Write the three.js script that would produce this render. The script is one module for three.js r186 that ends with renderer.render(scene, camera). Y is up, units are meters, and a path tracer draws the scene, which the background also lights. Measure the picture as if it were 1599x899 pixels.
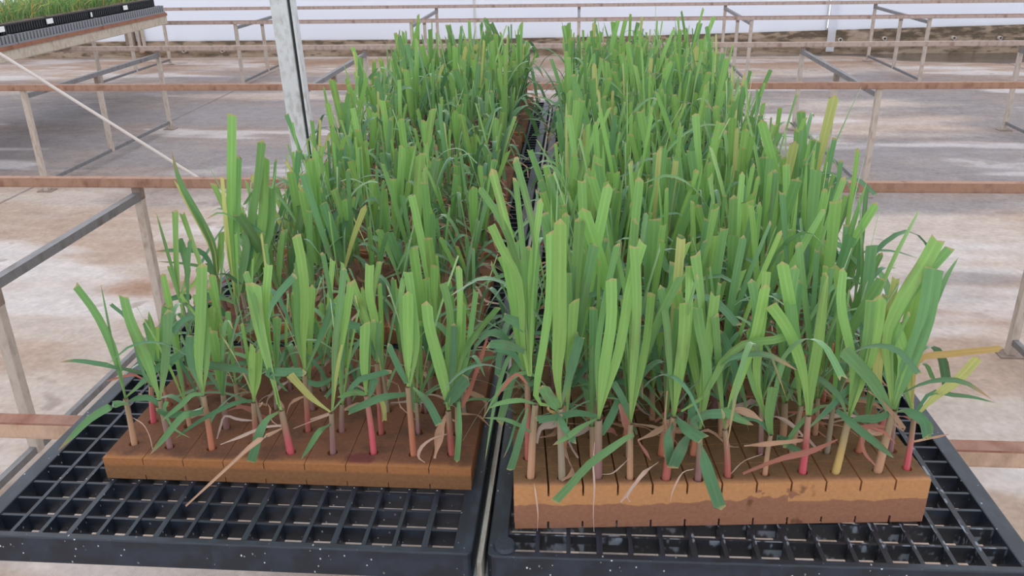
import * as THREE from 'three';
import { mergeGeometries, toCreasedNormals } from 'three/addons/utils/BufferGeometryUtils.js';
import { RoundedBoxGeometry } from 'three/addons/geometries/RoundedBoxGeometry.js';
import { ImprovedNoise } from 'three/addons/math/ImprovedNoise.js';

// ---------------------------------------------------------------- camera, sky, exposure
const scene = new THREE.Scene();
const EYE = 1.44;                                   // camera height over the floor
const FPX = 1312.7;                                 // focal length in pixels of the 1599 x 899 frame
const camera = new THREE.PerspectiveCamera(2 * Math.atan(449.5 / FPX) * 180 / Math.PI, 1599 / 899, 0.05, 60);
camera.position.set(0, EYE, 0);
camera.rotation.set(-0.40646, 0.08122, -0.01692, 'YXZ');
camera.updateMatrixWorld(true);
const renderer = new THREE.WebGLRenderer({ antialias: true });
renderer.toneMapping = THREE.LinearToneMapping;
renderer.toneMappingExposure = 1.42;
renderer.shadowMap.enabled = true;
scene.background = new THREE.Color(0.98, 1.0, 1.05);   // even light of an overcast day

// ---------------------------------------------------------------- helpers
let seed = 1;
function srand(s) { seed = s >>> 0; }
function rnd() { seed = (seed + 0x6D2B79F5) >>> 0; let t = seed; t = Math.imul(t ^ (t >>> 15), t | 1); t ^= t + Math.imul(t ^ (t >>> 7), t | 61); return ((t ^ (t >>> 14)) >>> 0) / 4294967296; }
const rr = (a, b) => a + (b - a) * rnd();
const V = (x, y, z) => new THREE.Vector3(x, y, z);
const perlin = new ImprovedNoise();
const N2 = (x, y, z = 0) => perlin.noise(x, y, z);
function fbm(x, y, z = 0, o = 4) { let s = 0, a = .5; for (let i = 0; i < o; i++) { s += a * N2(x, y, z + i * 7.3); x *= 2.03; y *= 2.03; a *= .5; } return s; }
const ss = (a, b, x) => { const t = Math.min(1, Math.max(0, (x - a) / (b - a))); return t * t * (3 - 2 * t); };
const mix = (a, b, t) => a + (b - a) * t;
const mixc = (a, b, t) => [mix(a[0], b[0], t), mix(a[1], b[1], t), mix(a[2], b[2], t)];
const srgb = (r, g, b) => { const c = new THREE.Color().setRGB(r / 255, g / 255, b / 255, THREE.SRGBColorSpace); return [c.r, c.g, c.b]; };

const names = new Map();
function numbered(n) { const k = names.get(n) ?? 0; names.set(n, k + 1); return k ? n + '_' + String(k).padStart(3, '0') : n; }
function shade(o) { o.castShadow = true; o.receiveShadow = true; return o; }
function thing(name, label, category, pos, group) {
  const g = new THREE.Group(); g.name = numbered(name); scene.add(g); g.position.set(...pos);
  g.userData = { label, category }; if (group) g.userData.group = group; return g;
}
function part(parent, name, geo, mat) { const m = shade(new THREE.Mesh(geo, mat)); m.name = name; parent.add(m); return m; }
function solo(name, label, category, geo, mat, pos, group) {
  const m = shade(new THREE.Mesh(geo, mat)); m.name = numbered(name); m.position.set(...pos); scene.add(m);
  m.userData = { label, category }; if (group) m.userData.group = group; return m;
}
function struct(name, o) { o.name = name; o.userData.kind = 'structure'; scene.add(o); return o; }
const box = (w, h, d, x = 0, y = 0, z = 0, r = 0) => { const g = r ? new RoundedBoxGeometry(w, h, d, 1, r) : new THREE.BoxGeometry(w, h, d); g.translate(x, y, z); return g; };
function barBetween(a, b, w, h) {                  // square bar from a to b
  const L = a.distanceTo(b), g = new THREE.BoxGeometry(w, h, L);
  const m = new THREE.Matrix4().lookAt(a, b, Math.abs(a.clone().sub(b).normalize().y) > .95 ? V(0, 0, 1) : V(0, 1, 0));
  g.applyMatrix4(m); const c = a.clone().add(b).multiplyScalar(.5); g.translate(c.x, c.y, c.z); return g;
}
// world uv in metres from the dominant normal direction
function uvMetres(g, s = 1, ox = 0, oy = 0) {
  const n = g.attributes.normal, p = g.attributes.position, u = new Float32Array(p.count * 2);
  for (let i = 0; i < p.count; i++) {
    const ax = Math.abs(n.getX(i)), ay = Math.abs(n.getY(i)), az = Math.abs(n.getZ(i)), x = p.getX(i), y = p.getY(i), z = p.getZ(i);
    const [a, b] = ay >= ax && ay >= az ? [x, -z] : ax >= az ? [z, y] : [x, y];
    u[2 * i] = a * s + ox; u[2 * i + 1] = b * s + oy;
  }
  g.setAttribute('uv', new THREE.BufferAttribute(u, 2)); return g;
}
function tex(w, h, fn, { srgbMap = true, wrap = THREE.RepeatWrapping } = {}) {
  const d = new Uint8Array(w * h * 4);
  for (let y = 0; y < h; y++) for (let x = 0; x < w; x++) { const c = fn(x, y), i = (y * w + x) * 4; d[i] = Math.max(0, Math.min(255, c[0])); d[i + 1] = Math.max(0, Math.min(255, c[1])); d[i + 2] = Math.max(0, Math.min(255, c[2])); d[i + 3] = 255; }
  const t = new THREE.DataTexture(d, w, h); t.wrapS = t.wrapT = wrap; t.magFilter = THREE.LinearFilter; t.minFilter = THREE.LinearFilter;
  if (srgbMap) t.colorSpace = THREE.SRGBColorSpace; t.needsUpdate = true; return t;
}
// pixel of the photograph to a point: on a level plane, or on the upright plane at depth z
const camQ = camera.quaternion.clone();
const ray = (px, py) => V(px - 799.5, -(py - 449.5), -FPX).applyQuaternion(camQ);
function onLevel(px, py, y) { const d = ray(px, py); return d.multiplyScalar((y - EYE) / d.y).add(V(0, EYE, 0)); }
function onDepth(px, py, z) { const d = ray(px, py); return d.multiplyScalar(z / d.z).add(V(0, EYE, 0)); }

// heights of the benches
const RAIL = 0.64, TRAY0 = 0.643, TRAY1 = 0.687;
const RZ = [-1.227, -2.79, -4.71, -6.40, -8.28, -9.82];

// ---------------------------------------------------------------- materials
const concreteBump = tex(512, 512, (x, y) => { const v = 128 + 60 * fbm(x / 18, y / 18, 3.1, 4) + 50 * (N2(x / 3, y / 3, 9) ); return [v, v, v]; }, { srgbMap: false });
// floor: map spans 16 x 12 m, u = (x+8)/16, v = -z/12
const FW = 1536, FH = 1152;
const floorTex = tex(FW, FH, (i, j) => {
  const x = i / FW * 16 - 8, z = j / FH * 12;               // z is distance into the room
  const big = fbm(x * .45, z * 1.1, 1.5, 3), med = fbm(x * 1.6, z * 3.2, 4.2, 3), fine = fbm(x * 9, z * 12, 7.7, 2), fin2 = N2(x * 40, z * 46, 3.3), grit = rnd() - .5, tn = fbm(x * .8 + 9, z * 2.2, 12.5, 3), pl = fbm(x * .7 - 4, z * 2.6, 21.5, 3);
  let c = [182, 168, 159];
  const far = ss(4.0, 4.9, z) * (1 - ss(8.4, 9.4, z)), damp = ss(-.12, .2, big + .25 * med + (.5 * far) - .22);
  c = mixc(c, [128, 121, 122], damp * .88);
  c = mixc(c, [160, 132, 112], ss(.02, .3, tn + .1) * (.6 - .35 * far));
  // rust-brown run-off along the benches
  for (const [zc, w, k] of [[3.25, .12, .8], [4.75, .1, .3], [6.4, .12, .25], [8.4, .25, .5], [9.8, .4, .6]]) {
    const d = (z - zc + .3 * big + .12 * med) / w; if (d * d < 6) c = mixc(c, [144, 108, 84], k * Math.exp(-d * d) * ss(-.35, .2, med + .1));
  }
  c = mixc(c, [204, 199, 200], ss(.06, .26, pl + .06 * ss(5.9, 6.4, z) * (1 - ss(6.6, 7.2, z))) * .65);
  c = mixc(c, [120, 106, 98], ss(.24, .34, med * .7 + fine * .5) * .5);
  const wet = ss(.35, .6, 1.1 * ss(3.0, 4.2, x) * ss(9.55, 9.9, z + .25 * med) + .2 * med + (x > 1 && z > 10.05 ? .5 : 0) * ss(10, 10.3, z)); c = mixc(c, [84, 76, 70], wet * .85);
  if (Math.abs(x + 3.36) < .008 || Math.abs(x - 4.6) < .008) c = mixc(c, [95, 88, 84], .6);
  const k = 20 * fine + 10 * med + 10 * fin2 + 14 * grit;
  return [c[0] + k, c[1] + k, c[2] + k];
});
const floorRough = tex(512, 384, (i, j) => { const x = i / 512 * 16 - 8, z = j / 384 * 12; const wet = ss(.35, .6, 1.1 * ss(3.0, 4.2, x) * ss(9.5, 9.9, z) + .1); const big = fbm(x * .45, z * 1.1, 1.5, 3); const v = 255 * (.82 - .62 * wet - .25 * ss(-.05, .2, big)); return [v, v, v]; }, { srgbMap: false });
const bumpFloor = concreteBump.clone(); bumpFloor.repeat.set(16 / .5, 12 / .5); bumpFloor.needsUpdate = true;
const M = {};
M.floor = new THREE.MeshStandardMaterial({ map: floorTex, roughnessMap: floorRough, roughness: 1, bumpMap: bumpFloor, bumpScale: .004 });
M.panel = new THREE.MeshPhysicalMaterial({ color: new THREE.Color(.87, .895, .96), roughness: 1, transmission: .5, thickness: 0, side: THREE.DoubleSide });
M.column = new THREE.MeshStandardMaterial({ color: new THREE.Color().setRGB(...srgb(205, 208, 212)), roughness: .5 });
const curbTex = tex(1024, 128, (i, j) => {
  const x = i / 1024 * 8, y = j / 128 * .32; const n = fbm(x * 2, y * 11, 2, 4), n2 = fbm(x * 8, y * 22, 5, 4);
  let c = [164, 146, 128]; c = mixc(c, [124, 106, 88], ss(-.15, .3, n)); c = mixc(c, [88, 78, 66], .8 * ss(.0, .4, n2 + ss(.1, .24, y) * .3 + n * .3)); c = mixc(c, [182, 164, 150], .8 * ss(.15, .4, fbm(x * 3 + 20, y * 7, 8, 3)));
  const k = 24 * (rnd() - .5); return [c[0] + k, c[1] + k, c[2] + k];
});
M.curb = new THREE.MeshStandardMaterial({ map: curbTex, roughness: .95 });
function metalTex(base, rust, amount, s) {
  return tex(512, 256, (i, j) => {
    const x = i / 512 * 1.2, y = j / 256 * .6; const n = fbm(x * 7 + s, y * 10, s, 4), n2 = fbm(x * 30, y * 34, s + 4, 3);
    let c = mixc(base, [base[0] * .91, base[1] * .9, base[2] * .89], ss(-.1, .3, n2)); c = mixc(c, rust, .85 * ss(.2 - amount, .55 - amount, n + .4 * n2)); c = mixc(c, [rust[0] * .7, rust[1] * .66, rust[2] * .64], .25 * ss(.28 - amount * .3, .5 - amount * .3, n2 + .3 * n));
    const k = 10 * (rnd() - .5); return [c[0] + k, c[1] + k, c[2] + k];
  });
}
const mk = (t, o) => new THREE.MeshStandardMaterial({ map: t, roughness: .7, ...o });
M.rustTop = mk(metalTex([150, 112, 96], [136, 86, 68], .25, 3));
M.railFace = mk(metalTex([190, 160, 138], [158, 108, 84], .06, 8));
M.railRed = mk(metalTex([160, 124, 104], [136, 94, 76], .14, 13));
M.railPale = mk(metalTex([178, 158, 150], [150, 118, 106], .05, 17));
M.post = mk(metalTex([186, 174, 164], [164, 140, 122], -.02, 21));
M.postDark = mk(metalTex([140, 124, 114], [108, 72, 56], .12, 26));
M.brace = mk(metalTex([126, 125, 127], [104, 88, 80], .0, 31), { roughness: .5, metalness: .2 });
M.galv = mk(metalTex([204, 209, 211], [196, 200, 202], .1, 40), { roughness: .45, metalness: .15 });
M.dark = new THREE.MeshStandardMaterial({ color: new THREE.Color().setRGB(...srgb(44, 50, 52)), roughness: .6 });
M.rod = new THREE.MeshStandardMaterial({ color: new THREE.Color().setRGB(...srgb(196, 188, 182)), roughness: .5 });
M.strip = mk(metalTex([150, 146, 140], [128, 112, 100], .1, 47), { roughness: .45, metalness: .3 });
M.beam = mk(metalTex([192, 180, 164], [166, 140, 118], .0, 51));
M.beamRust = mk(metalTex([150, 102, 80], [128, 78, 56], .2, 57));
// black wet plastic, with water drops and chalky residue
const plasticTex = tex(512, 512, (i, j) => {
  const n = fbm(i / 60, j / 60, 2, 4); let c = mixc([25, 32, 43], [37, 47, 61], ss(-.2, .3, n));
  const k = 8 * (rnd() - .5); return [c[0] + k, c[1] + k, c[2] + k];
});
{ // specks
  srand(77); const d = plasticTex.image.data;
  for (let s = 0; s < 150; s++) { const x = rnd() * 512, y = rnd() * 512, r = rr(.6, 2.2), v = rr(110, 215);
    for (let a = -3; a <= 3; a++) for (let b = -3; b <= 3; b++) if (a * a + b * b * .6 <= r * r) { const o = ((((y + b) & 511)) * 512 + ((x + a) & 511)) * 4; d[o] = v; d[o + 1] = v; d[o + 2] = v; } }
}
M.plastic = new THREE.MeshStandardMaterial({ map: plasticTex, roughness: .42 });
const residueTex = tex(512, 256, (i, j) => { const n = fbm(i / 26, j / 22, 6, 4), n2 = fbm(i / 7, j / 7, 16, 2); let c = mixc([28, 33, 41], [120, 130, 142], ss(.1, .3, n + .5 * n2)); const k = 8 * (rnd() - .5); return [c[0] + k, c[1] + k, c[2] + k]; });
M.residue = new THREE.MeshStandardMaterial({ map: residueTex, roughness: .5 });
M.seedTray = new THREE.MeshStandardMaterial({ color: new THREE.Color().setRGB(...srgb(42, 44, 48)), roughness: .5 });
M.greyTray = new THREE.MeshStandardMaterial({ color: new THREE.Color().setRGB(...srgb(128, 130, 136)), roughness: .6 });
M.tag = new THREE.MeshStandardMaterial({ color: new THREE.Color().setRGB(...srgb(236, 238, 238)), roughness: .6 });
// leaf: veins across u, colour comes from the vertices
const leafTex = tex(128, 256, (i, j) => {
  const u = i / 127, m = Math.exp(-Math.pow((u - .5) / .035, 2)); const vein = .5 + .5 * Math.cos(u * 2 * Math.PI * 17);
  const g = 228 + 12 * vein + 24 * fbm(u * 6, j / 256 * 3, 2, 3) + 8 * (rnd() - .5);
  return [g + m * 22, g + m * 16, g + m * 24];
});
M.leaf = new THREE.MeshPhysicalMaterial({ map: leafTex, vertexColors: true, roughness: .93, clearcoat: .22, clearcoatRoughness: .4, transmission: .4, thickness: 0, side: THREE.DoubleSide });
M.stem = new THREE.MeshStandardMaterial({ vertexColors: true, roughness: .65 });

// ---------------------------------------------------------------- room: floor, wall, curb
{
  const g = new THREE.BoxGeometry(22, .12, 17); g.translate(-.5, -.06, -4.0);
  const p = g.attributes.position, u = g.attributes.uv; for (let i = 0; i < p.count; i++) u.setXY(i, (p.getX(i) + 8) / 16, -p.getZ(i) / 12);
  struct('floor', shade(new THREE.Mesh(g, M.floor)));
  // curb: concrete base of the wall; its top rises a little to the right
  const sh = new THREE.Shape(); sh.moveTo(-11.4, 0); sh.lineTo(10.4, 0); sh.lineTo(10.4, .42); sh.lineTo(4.4, .296); sh.lineTo(2.9, .264); sh.lineTo(.74, .215); sh.lineTo(-1.24, .191); sh.lineTo(-11.4, .191); sh.closePath();
  const cg = new THREE.ExtrudeGeometry(sh, { depth: .2, bevelEnabled: true, bevelSize: .008, bevelThickness: .008, bevelSegments: 1 }); cg.translate(0, 0, -10.62);
  { const pp = cg.attributes.position, uu = cg.attributes.uv; for (let i = 0; i < pp.count; i++) uu.setXY(i, pp.getX(i) / 8, pp.getY(i) / .32); }
  struct('trim_1', shade(new THREE.Mesh(cg, M.curb)));
  const wall = struct('wall_back', new THREE.Group());
  const seams = [-9.55, -5.4, -1.24, 2.9, 7.05];
  for (let k = 0; k < seams.length - 1; k++) {
    const w = seams[k + 1] - seams[k]; const yb = [.188, .188, .188, .262][k];
    const s = new THREE.Shape(); s.moveTo(seams[k] + .02, k === 2 ? .188 : yb); if (k === 2) { s.lineTo(.74, .212); s.lineTo(seams[3] - .045, .262); } else if (k === 3) s.lineTo(seams[4], .35); else s.lineTo(seams[k + 1] - .02, yb);
    s.lineTo(seams[k + 1] - (k === 2 ? .045 : .02), 3.9); s.lineTo(seams[k] + .02, 3.9); s.closePath();
    const pg = new THREE.ExtrudeGeometry(s, { depth: .012, bevelEnabled: false }); pg.translate(0, 0, -10.43);
    part(wall, 'panel', pg, M.panel);
  }
  for (const x of [-9.55, -5.4, -1.24]) part(wall, 'seam_cover', box(.035, 3.8, .015, x, 2.0, -10.425), M.column);
  part(wall, 'wall_post', box(.085, 3.9, .05, 2.935, 1.98, -10.41), M.panel);
  part(wall, 'gap_strip', box(.03, 3.7, .03, 2.865, 2.1, -10.44), M.column);
  for (const [px, py] of [[289, 79], [349, 79], [1311, 62], [1380, 60], [1488, 59], [1560, 59]]) {
    const c = onDepth(px, py, -10.41); const g2 = new THREE.LatheGeometry([[.014, 0], [.014, .05], [.024, .05], [.024, .0]].map(a => new THREE.Vector2(...a)), 14); g2.rotateX(Math.PI / 2);
    solo('drain_stub', 'short pale plastic drain pipe stub in the stained concrete curb', 'pipe', g2, M.rod, [c.x, c.y, -10.415], 'drain stubs along the curb');
  }
}

{
  const c = onDepth(203, 60, -10.37); const t = thing('junction_box', 'small brown junction box with two pipes on the wall above the curb', 'box', [c.x, c.y, -10.418]);
  part(t, 'housing', box(.11, .17, .07, 0, 0, .035, .008), M.postDark);
  const pg = new THREE.CylinderGeometry(.022, .022, .24, 10); for (const dx of [.1, .16]) { const m = part(t, 'pipe', pg, M.post); m.position.set(dx, .02, .03); }
  part(t, 'valve_knob', new THREE.SphereGeometry(.035, 12, 8).translate(.13, -.15, .05), M.railFace);
}
// ---------------------------------------------------------------- benches of welded angle iron
function bench(zNear, zFar, xs, label, mats, foot = true) {
  const b = thing('metal_bench_frame', label, 'bench frame', [0, 0, 0]);
  const X0 = -7.4, X1 = 6.6, s = .03;
  for (const [z, m] of [[zNear, mats[0]], [zFar, mats[1]]]) {
    // channel: top flange, face, small bottom lip
    const g1 = box(X1 - X0, .004, s, (X0 + X1) / 2, RAIL - .002, z), g2 = box(X1 - X0, s - .004, .004, (X0 + X1) / 2, RAIL - .004 - (s - .004) / 2, z + s / 2 - .002), g3 = box(X1 - X0, .004, s - .004, (X0 + X1) / 2, RAIL - s - .002, z);
    const r = part(b, 'rail', uvMetres(mergeGeometries([g2, g3]), 1 / 1.2), m[0]);
    part(r, 'rusted_flange', uvMetres(g1, 1 / 1.2), m[1]);
  }
  for (const x of xs) {
    const h = RAIL - .034, zm = zNear + (zFar - zNear) * .47;
    for (const [z, y0, y1, m] of [[zNear, 0, h, M.post], [zFar, 0, h, M.post], [zm, .045, h - .045, M.post]]) {
      const p = part(b, 'post', uvMetres(box(.03, y1 - y0, .03, x, (y0 + y1) / 2, z - .012, .003), 1 / 1.2, x, z), m);
      if (z !== zNear) part(p, 'rusted_joint', uvMetres(box(.032, .05, .032, x, y1 - .025, z - .012, .003), 1 / 1.2), M.postDark);
      if (y0 === 0) part(p, 'foot_plate', uvMetres(box(.09, .005, .07, x, .0025, z - .012), 1 / 1.2), M.postDark);
    }
    part(b, 'brace', uvMetres(barBetween(V(x, h - .035, zNear - .02), V(x, h - .035, zFar), .028, .028), 1 / 1.2), M.brace);
    part(b, 'brace', uvMetres(barBetween(V(x, .055, zNear - .02), V(x, .055, zFar), .018, .022), 1 / 1.2), M.brace);
  }
  return b;
}
bench(RZ[0], RZ[1], [-1.57, 0, 1.56], 'rusty metal bench frame carrying the front of the black grating trays', [[M.railFace, M.rustTop], [M.railRed, M.railRed]]);
bench(RZ[2], RZ[3], [-4.8, -3.22, -1.6, 0, 1.62, 3.14], 'rusty metal bench frame behind the trays, with rail crossed by the pole', [[M.railRed, M.railRed], [M.railPale, M.railPale]]);
bench(RZ[4], RZ[5], [-4.8, -3.33, -1.6, 0, 1.6, 3.2], 'pale metal bench frame standing closest to the white wall', [[M.railPale, M.rustTop], [M.railPale, M.railPale]]);

// ---------------------------------------------------------------- pole and stay rod
{
  const z = -4.15, x0 = -1.475, p = thing('roof_pole', 'galvanised steel roof pole with dark slit, standing behind the planted trays', 'pole', [-1.385, 0, z]);
  const H = 3.6; p.rotation.z = .03;
  const face = new RoundedBoxGeometry(.085, H, .06, 2, .006); face.translate(-.012, H / 2, 0); part(p, 'web', uvMetres(face, 1 / 1.2), M.galv);
  part(p, 'slit', box(.018, H, .04, .038, H / 2, -.004), M.dark);
  const fl = new RoundedBoxGeometry(.012, H, .06, 1, .002); fl.translate(.052, H / 2, 0); part(p, 'flange', uvMetres(fl, 1 / 1.2), M.galv);
  part(p, 'base_plate', box(.17, .008, .15, 0, .004, 0), M.galv);
  const a = onDepth(0, 84, z), b = onDepth(345, 300, z); const d = b.clone().sub(a); const k = (.012 - a.y) / d.y;
  const e = a.clone().addScaledVector(d, k), s = a.clone().addScaledVector(d, -1.6);
  const rod = new THREE.CylinderGeometry(.0085, .0085, e.distanceTo(s), 8); const c = e.clone().add(s).multiplyScalar(.5);
  const m = solo('stay_rod', 'thin pale steel stay rod slanting up from the floor across the bench rails', 'rod', rod, M.rod, [c.x, c.y, c.z]);
  m.quaternion.setFromUnitVectors(V(0, 1, 0), e.clone().sub(s).normalize());
}

// ---------------------------------------------------------------- grating trays
const PX = .041, PZ = .038;
function trayFrameGeo(w, l, b) {
  const o = new THREE.Shape(), r = .008; const x0 = -w / 2, x1 = w / 2, y0 = 0, y1 = l;
  o.moveTo(x0 + r, y0); o.lineTo(x1 - r, y0); o.quadraticCurveTo(x1, y0, x1, y0 + r); o.lineTo(x1, y1 - r); o.quadraticCurveTo(x1, y1, x1 - r, y1); o.lineTo(x0 + r, y1); o.quadraticCurveTo(x0, y1, x0, y1 - r); o.lineTo(x0, y0 + r); o.quadraticCurveTo(x0, y0, x0 + r, y0);
  const h = new THREE.Path(); h.moveTo(x0 + b, y0 + .008); h.lineTo(x0 + b, y1 - .008); h.lineTo(x1 - b, y1 - .008); h.lineTo(x1 - b, y0 + .008); h.closePath(); o.holes.push(h);
  const g = new THREE.ExtrudeGeometry(o, { depth: TRAY1 - TRAY0 - .004, bevelEnabled: true, bevelSize: .002, bevelThickness: .002, bevelSegments: 2, curveSegments: 4 });
  g.translate(0, 0, .002); g.rotateX(-Math.PI / 2); return uvMetres(g, 1 / .34);
}
const TW = .70, TL = 1.015, TB = .022;
const frameGeo = trayFrameGeo(TW, TL, TB);
const nx = 16, pitchX = (TW - 2 * TB) / nx, nz = Math.round((TL - .016) / PZ), pitchZ = (TL - .016) / nz;
const taper = (w, h, l, top = 1) => { const g = new THREE.BoxGeometry(w, h, l); const p = g.attributes.position; for (let i = 0; i < p.count; i++) if (p.getY(i) < 0) p.setX(i, p.getX(i) * .7); return g; };
const longBar = uvMetres(taper(.0055, .027, TL - .014), 1 / .34), longBarThick = uvMetres(taper(.008, .034, TL - .014), 1 / .34);
const crossBar = uvMetres(box(TW - 2 * TB + .002, .025, .0048), 1 / .34), crossResidue = uvMetres(box(TW - 2 * TB + .002, .025, .0048), 1 / .6);
function gratingTray(x, z, rot, label, res) {
  const t = thing('grating_tray', label, 'tray', [x, TRAY0, z]); t.rotation.y = rot;
  part(t, 'frame', frameGeo, M.plastic);
  const H = TRAY1 - TRAY0;
  for (let i = 1; i < nx; i++) { const th = i % 3 === 0; const b = part(t, 'bar', th ? longBarThick : longBar, M.plastic); b.position.set(-TW / 2 + TB + i * pitchX, H - .001 - (th ? .017 : .0135), -TL / 2); if (res && i > 5) b.material = M.residue; }
  for (let j = 1; j < nz; j++) { const b = part(t, 'cross_bar', res && j < 3 ? crossResidue : crossBar, res && j < 3 ? M.residue : M.plastic); b.position.set(0, H - .0022 - .0125, -.008 - j * pitchZ); }
  if (res) { const k = part(t, 'corner_pad', new THREE.CylinderGeometry(.013, .016, .006, 20), M.plastic); k.position.set(-TW / 2 + .02, H + .002, -.018); }
  return t;
}
const ordn = ['first', 'second', 'third', 'fourth', 'fifth', 'sixth', 'seventh', 'eighth', 'ninth', 'tenth', 'eleventh', 'twelfth'];
const trayWords = ['first', 'middle', 'last'];
for (let k = 0; k < 3; k++) {
  gratingTray(-.481, -.866 - k * (TL + .006), 0, `black plastic grating tray under thin foam slabs, ${trayWords[k]} of its row`, false);
  gratingTray(.245 - (k ? 0 : .002), -.868 - k * (TL + .006) - (k ? .008 : 0), k ? 0 : .012, `black plastic grating tray under thick foam slabs, ${trayWords[k]} of its row`, k === 0);
}
{ // T-bar in the gap of the two tray rows
  const t = thing('divider_bar', 'grey metal divider bar running in the gap between the tray rows', 'metal bar', [-.117, RAIL, -.845]);
  part(t, 'web', uvMetres(box(.006, .05, 3.1, 0, .026, -1.55), 1 / 1.2), M.strip); part(t, 'flange', uvMetres(box(.05, .0022, 3.1, 0, .0011, -1.55), 1 / 1.2), M.galv);
  part(t, 'end_bracket', uvMetres(box(.05, .05, .004, 0, -.024, .0), 1 / 1.2), M.galv);
}

// ---------------------------------------------------------------- foam slabs cut into cells
function slabTex(kind) {
  const W = 1024, Hh = 1024;
  const t = kind === 'thick' ? .068 : .036, w = kind === 'thick' ? .555 : .552, D = kind === 'thick' ? .37 : .366;
  return tex(W, Hh, (i, j) => {
    const x = i / W * w, v = j / Hh * (t + D); const grain = 14 * (rnd() - .5) + 12 * fbm(x * 160, v * 160, 3, 2), n = fbm(x * 14, v * 14, kind === 'thick' ? 5 : 15, 4), n2 = fbm(x * 45, v * 45, 25, 3);
    let c;
    if (kind === 'thick') {
      const line = t * .56 + .006 * n2 + .010 * fbm(x * 9, 3, 2, 3) + .02 * ss(.3, .33, x) * (1 - ss(.36, .4, x)) * ss(-.1, .1, n2);
      const dry = ss(line - .0012, line + .0012, v) * (1 - ss(t - .001, t + .012 + .01 * n, v));
      const top = ss(t, t + .02, v); c = mixc([142, 98, 76], [108, 79, 51], top); c = mixc(c, [180, 130, 86], dry);
      c = mixc(c, [88, 64, 43], top * ss(0, .35, n + .4 * n2)); if (v < t) c = mixc(c, [94, 58, 36], ss(.06, .3, n2 + .5 * n) * (ss(.29, .32, x) * (1 - ss(.38, .42, x))) * .8);
    } else {
      const line = t * .68 + .003 * n2; const dry = ss(line - .004, line + .003, v) * (1 - ss(t + .002, t + .02 + .015 * n, v));
      const top = ss(t, t + .012, v); c = mixc([126, 88, 57], [106, 68, 47], top); c = mixc(c, [160, 106, 63], dry * .8); c = mixc(c, [82, 53, 40], top * ss(-.05, .35, n + .4 * n2) * .8);
      const dx = (x - .385) / .028, dv = (v - t - .018) / .016; c = mixc(c, [92, 32, 38], ss(.25, .9, Math.exp(-dx * dx - dv * dv) + .7 * n2) * .55);
    }
    return [c[0] + grain, c[1] + grain, c[2] + grain];
  }, { wrap: THREE.MirroredRepeatWrapping });
}
srand(5);
M.thick = new THREE.MeshStandardMaterial({ map: slabTex('thick'), roughness: .95, bumpMap: concreteBump, bumpScale: .0008 });
M.thin = new THREE.MeshStandardMaterial({ map: slabTex('thin'), roughness: .95, bumpMap: concreteBump, bumpScale: .0008 });
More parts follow.
